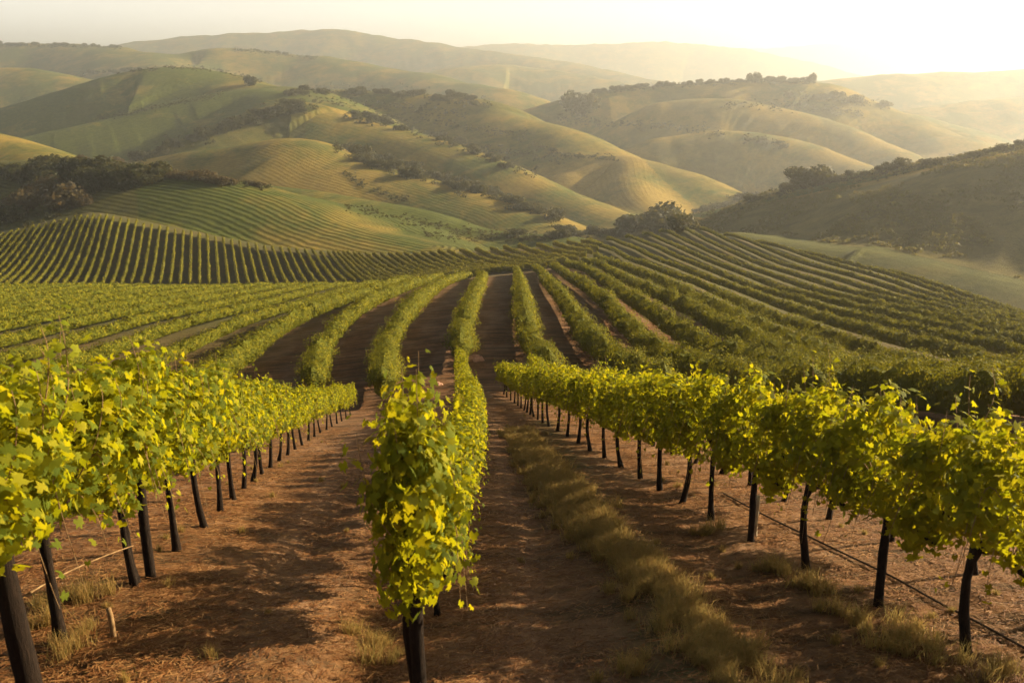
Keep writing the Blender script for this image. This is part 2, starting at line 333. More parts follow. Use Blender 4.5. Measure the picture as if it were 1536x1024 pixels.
c = mixc(n, ramp(n, cross, [(0.30, (0.7, 0.7, 0.7)), (0.44, (0, 0, 0))]), c, (0.36, 0.21, 0.11))
wn = N(n, 'Attribute', attribute_name='worn_lit')
c = mixc(n, math_(n, 'MULTIPLY', wn.outputs['Fac'], ramp(n, mid, [(0.3, (0.3, 0.3, 0.3)), (0.6, (0.9, 0.9, 0.9))])), c, (0.40, 0.235, 0.135))  # pale soil of the wheel tracks and the painted sunlit strip
at = N(n, 'Attribute', attribute_name='green')
c = mixc(n, at.outputs['Fac'], c, ramp(n, fine, [(0.3, (0.045, 0.058, 0.016)), (0.7, (0.12, 0.12, 0.035))]))
n.links.new(c, b.inputs['Base Color'])
hh = math_(n, 'ADD', math_(n, 'MULTIPLY', fine, 0.35), math_(n, 'ADD', mid, cross)); bump(n, b, hh, 0.9, 0.10); M['soil'] = m
# hills
m, n, b = new_mat('hill_fields'); g = N(n, 'NewGeometry'); pos = g.outputs['Position']
ph = N(n, 'Attribute', attribute_name='phase'); sp = N(n, 'Attribute', attribute_name='spacing'); gd = N(n, 'Attribute', attribute_name='gold'); sr = N(n, 'Attribute', attribute_name='scrub'); st = N(n, 'Attribute', attribute_name='stripe')
wob = noise_t(n, pos, 0.03, 3)
arg = math_(n, 'MULTIPLY', math_(n, 'DIVIDE', math_(n, 'ADD', ph.outputs['Fac'], math_(n, 'MULTIPLY', wob, 5.0)), sp.outputs['Fac']), 6.2832)
sn = math_(n, 'MULTIPLY_ADD', math_(n, 'SINE', arg), 0.5, 0.5)
f1 = noise_t(n, pos, 0.25, 8, 0.7); f2 = noise_t(n, pos, 0.012, 5, 0.6); f3 = noise_t(n, pos, 1.4, 6, 0.75)
gold = ramp(n, f1, [(0.3, (0.24, 0.165, 0.028)), (0.7, (0.38, 0.27, 0.055))])
green = ramp(n, f1, [(0.3, (0.055, 0.080, 0.012)), (0.7, (0.130, 0.150, 0.022))])
f4 = noise_t(n, pos, 0.035, 7, 0.7, 0.8)
gf = math_(n, 'ADD', math_(n, 'ADD', gd.outputs['Fac'], math_(n, 'MULTIPLY_ADD', f2, 1.6, -0.8)), math_(n, 'MULTIPLY_ADD', f4, 1.2, -0.6))
c = mixc(n, ramp(n, gf, [(0.3, (0, 0, 0)), (0.7, (1, 1, 1))]), green, gold)
dark = mixc(n, 1.0, c, (0.45, 0.50, 0.42), 'MULTIPLY')
c = mixc(n, math_(n, 'MULTIPLY', math_(n, 'SUBTRACT', 1.0, sn), math_(n, 'MULTIPLY', st.outputs['Fac'], 0.85)), c, dark)
f5 = noise_t(n, pos, 0.09, 6, 0.7, 0.5)
scol = ramp(n, math_(n, 'MULTIPLY_ADD', f5, 1.0, math_(n, 'MULTIPLY_ADD', f3, 0.7, -0.35)), [(0.3, (0.050, 0.055, 0.012)), (0.7, (0.17, 0.155, 0.035))])
c = mixc(n, sr.outputs['Fac'], c, scol)
n.links.new(c, b.inputs['Base Color'])
hh = math_(n, 'ADD', math_(n, 'MULTIPLY', sn, math_(n, 'MULTIPLY', st.outputs['Fac'], 0.9)), math_(n, 'MULTIPLY', f3, 0.8))
hh = math_(n, 'ADD', hh, math_(n, 'MULTIPLY', f4, 1.2)); bump(n, b, hh, 1.0, 1.0); M['hill'] = m

# ------------------------------------------------------------------ ground + hills mesh
NU = 900
V0, V1 = 7.0, 13000.0
tu = np.concatenate([np.linspace(-1.15, -0.66, 60)[:-1], np.linspace(-0.66, 0.66, NU - 60 - 89), np.linspace(0.66, 2.3, 91)[1:]]); NU = len(tu); tv = np.exp(np.concatenate([np.linspace(math.log(V0), math.log(169), 400)[:-1], np.linspace(math.log(169), math.log(2000), 880)[:-1], np.linspace(math.log(2000), math.log(V1 + 9), 200)])); NV = len(tv)
GU, GV = np.meshgrid(tu, tv)
GX = GU * GV; GY = GV - 9.0
GX = np.where(GY < 60, GU * (GV * 1.0), GX)
GZ, GP, GI = terrain(GX, GY)
V = np.stack([GX.ravel(), GY.ravel(), GZ.ravel()], 1)
ii = np.arange(NU * NV).reshape(NV, NU)
Q = np.stack([ii[:-1, :-1], ii[:-1, 1:], ii[1:, 1:], ii[1:, :-1]], -1).reshape(-1, 4)
isg = (GI.ravel()[Q] == 0).all(1) & (GY.ravel()[Q] < 400).all(1)
def submesh(name, fmask, mats, attrs):
    f = Q[fmask]; used = np.zeros(len(V), bool); used[f.ravel()] = True
    rm = np.cumsum(used) - 1
    return mesh_np(name, V[used], rm[f], mats, True, {k: v.ravel()[used] for k, v in attrs.items()})
gx, gy = GX, GY
green = np.clip((GY - 60) / 60, 0, 1) * 0.75 * (0.3 + 0.7 * np.clip((np.abs(GX + 1) - 12) / 14, 0, 1) + 0.7 * np.clip((GY - 180) / 40, 0, 1)).clip(0, 1) + 0.10 * np.clip(1 - GY / 60, 0, 1)
gb = 0.75 + (GY - 8) * -0.02 + 0.75
green = green + 0.55 * np.exp(-((GX - gb) / 0.45) ** 2) * (GY < 30)
green = np.clip(green + 0.5 * np.clip((np.abs(GX + 1) - 14) / 10, 0, 1) * (GY > 40), 0, 0.9) * np.clip(0.5 + fbm(GX / 3, GY / 3, 44, 3), 0, 1)
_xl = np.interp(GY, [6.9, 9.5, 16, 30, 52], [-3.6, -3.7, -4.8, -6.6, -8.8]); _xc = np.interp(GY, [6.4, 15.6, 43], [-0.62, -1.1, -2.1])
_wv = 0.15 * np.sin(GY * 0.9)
worn_lit = (np.exp(-((GX - _xl - 1.15 - _wv) / 0.30) ** 2) + 0.8 * np.exp(-((GX - _xc - 1.0 + _wv) / 0.22) ** 2) + 0.6 * np.exp(-((GX - _xc + 1.1 + _wv) / 0.20) ** 2)) * np.clip((46 - GY) / 16, 0, 1) * 0.7  # left-lane strip paints sunlit soil; the other two are worn tracks
ground = link('ground', submesh('ground', isg, M['soil'], {'green': green, 'worn_lit': worn_lit})); tag(ground, kind='structure')
spacing = np.select([GI == 1, GI == 3, GI == 5, GI == 2], [2.6, 2.6, 2.8, 2.8], 0.003 * np.maximum(GY, 500) + 2.0)
gold = np.select([GI == 1, GI == 2, GI == 3, GI == 4, GI == 5, GI == 6, GI == 7, GI == 17, GI == 8, GI == 9, GI == 16, GI == 19, GI == 20, GI == 21], [0.30, 0.25, 0.35, 0.45, 0.55, 0.52, 0.50, 0.75, 0.25, 0.15, 0.60, 0.35, 0.15, 0.75], 0.42)
stripe = np.select([GI == 1, GI == 3, GI == 5, GI == 2, GI == 6, GI == 17, GI == 9, GI == 7, GI == 20], [0.62, 0.5, 0.22, 0.2, 0.14, 0.12, 0.12, 0.04, 0.1], 0.03)
apx = 768 + GX / np.maximum(GY, 1) * F * 0.985
scrub = np.where(GI == 21, 0.8 * np.clip((GP - 6) / 8, 0, 1), 0.0)  # crest kept bare and gold, a sunlit line put into the colour
scrub = np.maximum(scrub, np.where(GI == 20, 0.55, 0))
scrub = np.maximum(scrub, np.where((GI == 1) & (apx < 215), 0.9, 0))
scrub = np.maximum(scrub, np.where((GI == 6) & (apx < 470), 0.7, 0))
scrub = np.maximum(scrub, np.where(np.isin(GI, [7, 16, 8]), 0.6 * np.clip((fbm(GX / 60, GY / 60, 71, 4) - 0.52) * 9, 0, 1), 0))
hillo = link('hills', submesh('hills', ~isg, M['hill'], {'phase': GP, 'spacing': spacing, 'gold': gold, 'stripe': stripe, 'scrub': scrub})); tag(hillo, kind='structure')

# fast height lookup on the same grid the mesh uses
_ltv = np.log(tv)
def hgt(x, y):
    x = np.asarray(x, float); y = np.asarray(y, float)
    v = np.interp(np.log(np.maximum(y + 9, V0)), _ltv, np.arange(NV)); u = np.interp(x / (y + 9), tu, np.arange(NU))
    v = np.clip(v, 0, NV - 1.001); u = np.clip(u, 0, NU - 1.001)
    i = v.astype(int); j = u.astype(int)
    # use linear fraction in world space along v
    fv = np.clip((y + 9 - tv[i]) / (tv[i + 1] - tv[i]), 0, 1); fu = u - j
    return (GZ[i, j] * (1 - fu) + GZ[i, j + 1] * fu) * (1 - fv) + (GZ[i + 1, j] * (1 - fu) + GZ[i + 1, j + 1] * fu) * fv
def hit(px, py, lift=0.0, y0=4.0, y1=9000.0):
    """where the view line through a point of the photograph first meets the land"""
    d = ray(px, py); Y = np.exp(np.linspace(math.log(y0), math.log(y1), 9000))
    k = Y / d[1]; x = d[0] * k; z = d[2] * k
    below = z < hgt(x, Y) + lift
    i = int(np.argmax(below)) if below.any() else len(Y) - 1
    return float(x[i]), float(Y[i]), float(hgt(x[i:i + 1], Y[i:i + 1])[0])

# ------------------------------------------------------------------ leaf clouds
def quads(cen, nrm, size, asp=0.8, fold=0.0):
    """one diamond/rounded quad per centre, facing nrm with random spin"""
    n = len(cen); nrm = nrm / (np.linalg.norm(nrm, axis=1, keepdims=True) + 1e-9)
    a = rng.normal(size=(n, 3)); a -= (a * nrm).sum(1, keepdims=True) * nrm; a /= np.linalg.norm(a, axis=1, keepdims=True) + 1e-9
    b = np.cross(nrm, a); s = size[:, None] * 0.5
    v = np.stack([cen - a * s, cen - b * s * asp, cen + a * s, cen + b * s * asp], 1).reshape(-1, 3)
    return v, np.arange(4 * n).reshape(-1, 4)
LO = np.array([(0, -0.10), (0.32, -0.42), (0.55, -0.05), (0.42, 0.18), (0.50, 0.48), (0.20, 0.42), (0, 0.85), (-0.20, 0.42), (-0.50, 0.48), (-0.42, 0.18), (-0.55, -0.05), (-0.32, -0.42)])
def lobed(cen, nrm, size, up=None):
    """vine-shaped leaves: a lobed outline around a sunk midrib point"""
    n = len(cen); nrm = nrm / (np.linalg.norm(nrm, axis=1, keepdims=True) + 1e-9)
    a = rng.normal(size=(n, 3)) * 0.6 + np.array([0, 0, -1.0])     # leaf tips hang down
    a -= (a * nrm).sum(1, keepdims=True) * nrm; a /= np.linalg.norm(a, axis=1, keepdims=True) + 1e-9
    b = np.cross(nrm, a); k = len(LO)
    jit = 1 + rng.normal(size=(n, k, 1)) * 0.08
    L = LO[None] * jit
    curl = rng.uniform(-0.15, 0.45, size=(n, 1))
    r2 = (L ** 2).sum(2)
    pts = cen[:, None] + size[:, None, None] * (L[..., :1] * b[:, None] + L[..., 1:] * a[:, None] - (curl * r2)[..., None] * nrm[:, None])
    ctr = (cen + nrm * size[:, None] * 0.03)[:, None]
    v = np.concatenate([ctr, pts], 1).reshape(-1, 3)
    base = (np.arange(n) * (k + 1))[:, None, None]
    idx = np.arange(k); tri = np.stack([np.zeros(k, int), idx + 1, (idx + 1) % k + 1], 1)[None]
    return v, (base + tri).reshape(-1, 3)
def tube(pts, rad, sides=8, jitter=0.0):
    pts = np.asarray(pts, float); n = len(pts); rad = np.broadcast_to(np.asarray(rad, float), (n,))
    t = np.gradient(pts, axis=0); t /= np.linalg.norm(t, axis=1, keepdims=True) + 1e-9
    ref = np.array([1.0, 0.02, 0.01]) if abs(t[0, 0]) < 0.8 else np.array([0, 1.0, 0])
    a = np.cross(t, ref); a /= np.linalg.norm(a, axis=1, keepdims=True); b = np.cross(t, a)
    an = np.linspace(0, 2 * math.pi, sides, endpoint=False)
    rr = rad[:, None] * (1 + jitter * rng.normal(size=(n, sides)))
    v = pts[:, None] + rr[..., None] * (np.cos(an)[None, :, None] * a[:, None] + np.sin(an)[None, :, None] * b[:, None])
    i = np.arange(n * sides).reshape(n, sides); j = np.roll(i, -1, 1)
    q = np.stack([i[:-1], j[:-1], j[1:], i[1:]], -1).reshape(-1, 4)
    v = v.reshape(-1, 3); nv = len(v)
    v = np.vstack([v, pts[:1], pts[-1:]])
    caps = np.concatenate([np.stack([j[0], i[0], np.full(sides, nv)], 1), np.stack([i[-1], j[-1], np.full(sides, nv + 1)], 1)])
    return v, q, caps
class MB:
    def __init__(s): s.V = []; s.Q = []; s.T = []; s.n = 0
    def add(s, v, *fs):
        for f in fs: (s.Q if f.shape[1] == 4 else s.T).append(f + s.n)
        s.V.append(v); s.n += len(v)
    def mesh(s, name, mat, smooth=False):
        return mesh_np(name, np.vstack(s.V), [np.vstack(a) for a in (s.Q, s.T) if a], mat, smooth)

# ------------------------------------------------------------------ grapevines (x = along the row)
def vine_meshes(k, lk=1.0, half=0.80, wid=0.36, top=2.10, bottom=0.76, nshoot=20, lean=0.0):
    r = np.random.default_rng(100 + k)
    # trunk with two arms
    mb = MB(); bend = r.normal(size=2) * 0.04
    zs = np.linspace(-0.25, 0.98, 9); tp = np.stack([bend[0] * np.sin(zs * 3) + lean * (zs - 0.9), bend[1] * np.sin(zs * 2.3), zs], 1)
    tp[-1, :2] *= 0.6
    rad = np.interp(zs, [-0.25, 0.0, 0.25, 0.8, 0.98], [0.078, 0.055, 0.038, 0.034, 0.055])
    mb.add(*tube(tp, rad, 9, 0.10))
    for sgn in (-1, 1):
        xs = np.linspace(0, half * 0.9, 7); arm = np.stack([tp[-1, 0] + sgn * xs, tp[-1, 1] + 0.03 * np.sin(xs * 7 + k), 0.94 + 0.10 * np.minimum(xs * 4, 1) + 0.02 * np.sin(xs * 9)], 1)
        mb.add(*tube(arm, np.linspace(0.042, 0.02, 7), 6, 0.08))
    trunk = mb.mesh('trunk', M['bark'], True)
    # shoots and leaves
    lb = MB(); sb = MB(); cen = []; nr = []; sz = []
    for i in range(nshoot):
        x0 = r.uniform(-half, half); side = r.choice([-1, 1]); up = r.uniform(0.55, 1.0) ** 0.7
        hgt_ = (top - 1.0) * up * r.uniform(0.8, 1.12); sp = r.uniform(0.1, 1.0) * wid * side
        t = np.linspace(0, 1, 13)
        droop = r.uniform(0, 1) < 0.38
        if droop:
            z = 1.05 + 0.75 * np.sin(t * math.pi * 0.95) * r.uniform(.4, 1) * 0.9 - 0.45 * t ** 2 * r.uniform(0.3, 1.3); y = side * wid * (0.2 + 1.15 * t ** 0.7)
        else:
            z = 1.03 + hgt_ * t; y = sp * np.sin(t * math.pi * 0.62) * 1.25
        x = x0 + r.normal() * 0.16 * t + 0.03 * np.sin(t * 9 + i)
        p = np.stack([x, y, z], 1)
        v, q, c = tube(p, np.linspace(0.006, 0.002, 13), 3); sb.add(v, q)
        nl = r.integers(16, 24)
        for tt in np.linspace(0.03, 1.0, nl):
            c0 = np.array([np.interp(tt, t, p[:, j]) for j in range(3)])
            out = np.array([r.normal() * 0.5, (np.sign(c0[1]) if abs(c0[1]) > 0.05 else r.choice([-1, 1])) * abs(r.normal()) , r.normal() * 0.5 + 0.25])
            out /= np.linalg.norm(out)
            pl = r.uniform(0.04, 0.13)
            cen.append(c0 + out * pl); nr.append(out + r.normal(size=3) * 0.45 + np.array([0, 0, 0.35])); sz.append(r.uniform(0.06, 0.108) * (1.05 - 0.45 * tt ** 3))
    # rounded clumps of leaves filling the crown
    ncl = 50 if half > 0.5 else 42; zm = (top + bottom) / 2 - 0.02; zr = (top - bottom) / 2
    for c_ in range(ncl):
        xc = r.uniform(-1, 1) * half; e_ = math.sqrt(max(0.15, 1 - (xc / (half * 1.12)) ** 2)); an = r.uniform(0, 2 * math.pi)
        rr = r.uniform(0.5, 0.95); cc = np.array([xc, math.cos(an) * wid * rr * (0.6 + 0.4 * e_), zm + math.sin(an) * (zr - 0.1) * rr * e_]); cr0 = r.uniform(0.13, 0.23)
        k_ = int(40 * (cr0 / 0.18) ** 2); d_ = r.normal(size=(k_, 3)); d_ /= np.linalg.norm(d_, axis=1, keepdims=True)
        cen += list(cc + d_ * cr0 * r.uniform(0.5, 1.1, (k_, 1)) * np.array([1.15, 1, 1])); nr += list(d_ + r.normal(size=(k_, 3)) * 0.35 + np.array([0, 0, 0.3])); sz += list(r.uniform(0.055, 0.10, k_))
    cen = np.array(cen); nr = np.array(nr); sz = np.array(sz)
    keep = cen[:, 2] > bottom + 0.16 * np.sin(cen[:, 0] * 9 + k) + 0.08 * np.sin(cen[:, 0] * 23)
    v, f = lobed(cen[keep], nr[keep], sz[keep] * 1.12 * lk); lb.add(v, f)
    return trunk, lb.mesh('foliage', M['vine'], True), sb.mesh('shoots', M['cane'], True)
VARS = [vine_meshes(k, lk=0.76) for k in range(6)]
def make_vine(var, loc, ang, scale, label, group, lean=None):
    o = bpy.data.objects.new('grapevine', None); col.objects.link(o); o.empty_display_size = 0.3
    o.location = loc; o.rotation_euler = (0, 0, ang); o.scale = scale
    tr, fo, sh = var
    link('trunk', tr, o); f = link('foliage', fo, o); link('shoots', sh, f)
    tag(o, label, 'grapevine', group); return o
def resample(poly, step, start=0.0):
    p = np.array(poly, float); d = np.r_[0, np.cumsum(np.hypot(*np.diff(p[:, :2], axis=0).T))]
    s = np.arange(start, d[-1], step); return np.stack([np.interp(s, d, p[:, 0]), np.interp(s, d, p[:, 1])], 1)
def smooth_path(pix):
    w_ = np.array([hit(*q)[:2] for q in pix]); k = np.linspace(0, len(w_) - 1, 160); out = np.stack([np.interp(k, np.arange(len(w_)), w_[:, j]) for j in (0, 1)], 1)
    for _ in range(12): out[1:-1] = (out[:-2] + out[2:] + out[1:-1]) / 3
    return out
def vine_row(path, step, start, where, group, labeler, hs=lambda t: 1.0, anchors=None):
    pts = resample(path, step, start) if anchors is None else anchors
    n = len(pts); res = []
    for i, (x, y) in enumerate(pts):
        a = pts[min(i + 1, n - 1)]; b_ = pts[max(i - 1, 0)]; ang = math.atan2(a[1] - b_[1], a[0] - b_[0])
        if random.random() < 0.5: ang += math.pi
        s = hs(i / max(n - 1, 1)); z = float(hgt(np.array([x]), np.array([y]))[0])
        res.append(make_vine(VARS[random.randrange(6)], (x, y, z), ang + random.uniform(-.06, .06), (s * random.uniform(.97, 1.07), s * random.uniform(.92, 1.1), s * random.uniform(.95, 1.06)), labeler(i), group))
    return res
LEFT = smooth_path([(-110, 1150), (-30, 1070), (40, 1012), (117, 940), (225, 862), (305, 793), (350, 748), (400, 704), (470, 655), (526, 622)])
RIGHT = smooth_path([(1760, 1150), (1440, 975), (1290, 892), (1167, 832), (1098, 796), (1044, 767), (1005, 744), (968, 722), (938, 705), (880, 672), (815, 636), (778, 608), (752, 588)])
CENTER = smooth_path([(632, 1062), (662, 880), (690, 770), (706, 700), (704, 640), (696, 600), (690, 560)])
vine_row(LEFT, 1.48, 0.75, None, 'grapevines of the left foreground row', lambda i: 'yellow-green grapevine on a dark trunk, %s from the near end of the left foreground row' % ordw(i + 1), hs=lambda t: float(np.interp(t, [0, .05, .12, .3, .6, 1], [1.42, 1.34, 1.18, 1.05, .92, .74])))
ra = resample(RIGHT, 1.45, 2.1)
vine_row(RIGHT, 1.45, 2.2, None, 'grapevines of the right foreground row', lambda i: 'bushy grapevine on a dark trunk, %s from the near end of the right foreground row' % ordw(i + 1), hs=lambda t: float(np.interp(t, [0, .1, .2, .35, .6, 1], [1.17, 1.14, 1.10, 1.05, .95, .84])))
# second line of vines just behind the right row
RB = RIGHT + np.array([1.75, 0.9])
vine_row(RB, 1.6, 2.4, None, 'grapevines behind the right foreground row', lambda i: 'grapevine half hidden behind the right foreground row, %s from the near end' % ordw(i + 1), hs=lambda t: 0.93)
# middle row: the first vine stands alone on its thick post
cr_ = resample(CENTER, 1.32, 1.5)
vine_row(CENTER, 1.32, 2.3, None, 'grapevines of the middle row behind the post', lambda i: 'grapevine of the middle row, %s behind the tall front vine' % ordw(i + 1), hs=lambda t: 0.78)
fv = vine_meshes(40, lk=0.72, half=0.26, wid=0.21, top=2.1, bottom=0.50, nshoot=16)
x, y = CENTER[0]; z = float(hgt(np.array([x]), np.array([y]))[0])
v0 = make_vine(fv, (x, y, z), R(80), (1.05, 1.12, 1.37), 'tall narrow front vine wrapped round the thick black post in the middle', None)
def post(name, loc, h, r_, lean, label, group=None, mat=None, cat='post'):
    mb = MB(); t = np.linspace(0, 1, 10); p = np.stack([lean[0] * t + 0.006 * np.sin(t * 9), lean[1] * t, -0.35 + (h + 0.35) * t], 1)
    mb.add(*tube(p, r_ * np.interp(t, [0, .3, 1], [1.08, 1, .9]), 10, 0.035))
    o = link(name, mb.mesh(name, mat or M['bark'], True), None, loc); tag(o, label, cat, group); return o
post('trellis_post', (x + 0.0, y - 0.13, z), 2.1, 0.058, (0.0, 0.02), 'thick black post standing in front of the tall middle vine')
# left foreground post, stakes and canes
x, y, z = hit(52, 1050)
post('trellis_post', (x, y, z), 1.75, 0.095, (-0.10, 0.0), 'thick leaning black post at the bottom left corner')
x, y, z = hit(228, 862)
post('trellis_post', (x + .02, y - .1, z), 1.7, 0.055, (0.02, 0.0), 'straight black post beside the slanting stake in the left row')
x, y, z = hit(207, 880)
post('slanting_stake', (x, y, z), 1.0, 0.032, (-0.13, 0.05), 'slanting dark stake leaning away from the black post in the left row', mat=M['bark'], cat='stake')
x, y, z = hit(176, 955)
post('short_stake', (x, y, z), 0.30, 0.026, (-0.05, 0.0), 'short pale-topped stake stuck in the soil at lower left', mat=M['cane'], cat='stake')
x, y, z = hit(1132, 803)
post('vine_sleeve', (x, y, z), 0.62, 0.035, (0.0, 0.0), 'pale sleeve round a young stem under the right row', mat=M['sleeve'], cat='sleeve')
def cable(name, pix, rad, lift, mat, label, cat):
    w_ = np.array([hit(*q) for q in pix]); k = np.linspace(0, len(w_) - 1, 60)
    p = np.stack([np.interp(k, np.arange(len(w_)), w_[:, j]) for j in range(3)], 1)
    p[:, 2] = hgt(p[:, 0], p[:, 1]) + lift
    for _ in range(6): p[1:-1] = (p[:-2] + p[2:] + p[1:-1]) / 3
    mb = MB(); mb.add(*tube(p, rad, 6)); o = link(name, mb.mesh(name, mat, True)); tag(o, label, cat); return o
cable('irrigation_hose', [(1085, 742), (1180, 792), (1260, 830), (1340, 868), (1430, 918), (1536, 975), (1640, 1030)], 0.014, 0.03, M['hose'], 'thin dark hose lying along the ground behind the right row', 'hose')
a = P(38, 893, 7.5); bq = P(110, 855, 8.0); c_ = P(200, 818, 9.0)
mb = MB(); t = np.linspace(0, 1, 20)[:, None]
p = (1 - t) ** 2 * np.array(a) + 2 * t * (1 - t) * (np.array(bq) + np.array([0, 0, .05])) + t ** 2 * np.array(c_)
mb.add(*tube(p, np.linspace(0.011, 0.006, 20), 5)); tag(link('dry_cane', mb.mesh('dry_cane', M['cane'], True)), 'long pale dry cane reaching between the left trunks', 'cane')
def rock(px, py, size, label):
    x, y, z = hit(px, py); n_ = 14; th = np.linspace(0, 2 * math.pi, n_, endpoint=False); V_ = []; 
    prof = [(1.0, -0.15), (1.03, 0.10), (0.86, 0.34), (0.5, 0.46), (0.0, 0.50)]
    tri_r = 0.72 / np.cos(((th + 0.5) % (2 * math.pi / 3)) - math.pi / 3) * 0.5
    rs = (0.5 * tri_r / tri_r.max() + 0.5) * (1 + 0.06 * rng.normal(size=n_))
    for s, h in prof: V_.append(np.stack([np.cos(th) * rs * s, np.sin(th) * rs * s, np.full(n_, h) + 0.05 * rng.normal(size=n_)], 1))
    V_ = np.vstack(V_) * np.array([size, size * 1.15, size * 0.8]); i = np.arange(n_ * len(prof)).reshape(len(prof), n_); j = np.roll(i, -1, 1)
    q = np.stack([i[:-1], j[:-1], j[1:], i[1:]], -1).reshape(-1, 4)
    tag(link('rock', mesh_np('rock', V_, q, M['stone']), None, (x, y, z)), label, 'rock')
rock(713, 540, 0.66, 'pale pinkish triangular rock in the lane right of the middle row')
rock(657, 577, 0.30, 'small reddish rock on the soil just above the tall front vine')

# ------------------------------------------------------------------ vine rows seen as hedges
def hedge(path, label, group, mat, leafk=1.0, w=0.72, h=2.0, bottom=0.35, dens=1.0, seed=0):
    r = np.random.default_rng(seed)
    d = np.r_[0, np.cumsum(np.hypot(*np.diff(path, axis=0).T))]; Lg = d[-1]
    st = np.arange(0, Lg, 0.5); px_ = np.interp(st, d, path[:, 0]); py_ = np.interp(st, d, path[:, 1]); pz = hgt(px_, py_)
    tx = np.gradient(px_); ty = np.gradient(py_); tl = np.hypot(tx, ty) + 1e-9; tx /= tl; ty /= tl
    def prof(s, phi):
        """half-width/height factors of the lumpy canopy"""
        vine = 0.5 + 0.5 * np.cos(s * 2 * math.pi / 1.45 + 3 * noise2(s / 6, s * 0, seed))
        return (0.60 + 0.30 * vine + 0.95 * (noise2(s / 0.9 + seed, phi * 1.3, seed + 1) - 0.42) + 0.35 * (noise2(s / 4.0 + seed, s * 0 + 3, seed + 2) - 0.5))
    _p = prof
    prof = lambda s, phi: _p(s, phi) * np.sqrt(np.clip(np.minimum(s / 0.9, (Lg - s) / 0.9), 0.0, 1))
    zc = (h + bottom) / 2; zh = (h - bottom) / 2
    # hull
    ns = 8; ph_ = np.linspace(0, 2 * math.pi, ns, endpoint=False)
    fr_ = np.interp(np.hypot(px_, py_), [70, 150], [1.0, 0.66])
    S, A = np.meshgrid(st, ph_, indexing='ij'); k = prof(S, np.abs(((A + .7) % (2 * math.pi)) - math.pi)) * 0.74
    off = np.cos(A) * w * k; up = zc + np.sin(A) * zh * np.where(np.sin(A) > 0, k * 1.05, 1)
    off = off * fr_[:, None]; up = up * (0.4 + 0.6 * fr_[:, None])
    X = px_[:, None] - ty[:, None] * off; Y = py_[:, None] + tx[:, None] * off; Z = pz[:, None] + up
    i = np.arange(len(st) * ns).reshape(len(st), ns); j = np.roll(i, -1, 1)
    hullV = np.stack([X.ravel(), Y.ravel(), Z.ravel()], 1); hq = np.stack([i[:-1], j[:-1], j[1:], i[1:]], -1).reshape(-1, 4)
    mb = MB(); mb.add(hullV, hq)
    # leaves, size grows with distance
    dist = np.hypot(px_, py_); ls = np.clip(dist * 0.0016, 0.085, 0.34) * leafk; far_ = 1
    per = 3.4 * 0.85 / ls ** 2 * 0.5 * dens * np.interp(dist, [60, 110], [1.6, 1.15]); cum = np.cumsum(per); n_ = int(cum[-1])
    s = np.interp(r.uniform(0, cum[-1], n_), cum, st); phi = np.where(r.uniform(size=n_) < 0.8, r.uniform(-0.5, math.pi + 0.5, n_), r.uniform(0, 2 * math.pi, n_))
    k = prof(s, np.abs(((phi + .7) % (2 * math.pi)) - math.pi)) * (r.uniform(0.82, 1.16, n_) + (r.uniform(size=n_) < 0.05) * r.uniform(0, 0.35, n_))
    off = np.cos(phi) * w * k; up = zc + np.sin(phi) * zh * np.where(np.sin(phi) > 0, k * 1.05, 1)
    fs_ = np.interp(s, st, fr_); off = off * fs_; up = up * (0.4 + 0.6 * fs_)
    bx = np.interp(s, st, px_); by = np.interp(s, st, py_); bz = np.interp(s, st, pz); ax = np.interp(s, st, tx); ay = np.interp(s, st, ty)
    cen = np.stack([bx - ay * off, by + ax * off, bz + up], 1)
    nr = np.stack([-ay * np.cos(phi), ax * np.cos(phi), np.sin(phi)], 1) + r.normal(size=(n_, 3)) * 0.32
    sz = np.interp(s, st, ls) * r.uniform(0.7, 1.35, n_)
    v, f = quads(cen, nr, sz, 0.85); mb.add(v, f)
    o = link('vine_row', mb.mesh('vine_row', mat)); tag(o, label, 'vine row', group); return o
jx = np.array([-40, -22, -8, 4, 10, 15, 20, 24.]); 
jY = np.array([172, 175, 196, 198, 203, 205, 226, 258.])
def endY(X):
    if X < -20: return 176.0 - 0.0 * X
    if X < 22: return float(np.interp(X, jx, jY))
    Yt = np.arange(60, 320, 2.0); ok = Yt < crestY(np.clip(X / Yt, -.8, .8)) + 6
    return float(Yt[ok].max()) if ok.any() else 60
kr = kl = 0
rows = []
X = -6.4
def rowpath(X, y0, y1):
    Yv = np.arange(y0, y1, 2.0)
    # rows near the middle bow inwards toward the camera
    bow = np.interp(Yv, [42, 50, 58, 70], [1, 0.62, 0.18, 0.0]) * float(np.interp(X, [-24, -14, -5, 0.5, 10, 20], [0, 3.4, 2.2, 1.5, 2.4, 0]))
    wob = 0.5 * np.sin(Yv / 17 + X) * min(1, abs(X) / 15)
    return np.stack([X + bow + wob, Yv], 1)
gL = 'vine rows of the middle field'
sp_ = 5.0
for i in range(18):
    X = -8.9 - 4.7 * i if i < 3 else -18.3 - (i - 2) * 5.6; y0 = (43 if i == 0 else 46 if i == 1 else max(30, -X / 0.60))
    hedge(rowpath(X, y0, endY(X)), 'long hedge-like vine row, %s to the left of the central row in the middle field' % ordw(i + 1), gL, M['row'], w=0.62 if i > 2 else 0.85, h=1.5 if i > 2 else 2.1, seed=i + 10)
CP = np.array([(692, 556), (692, 530), (698, 500), (706, 475), (714, 455), (722, 433), (726, 424)]); cpw = np.array([hit(*q, 0.0)[:2] for q in CP])
cpw = np.vstack([CENTER[-1] + (0, 0.5), cpw[cpw[:, 1] > CENTER[-1][1] + 2], [-7.0, 190]])
hedge(np.array(cpw), 'central vine row running straight up the middle of the field', gL, M['row'], w=0.80, seed=9, h=2.1)
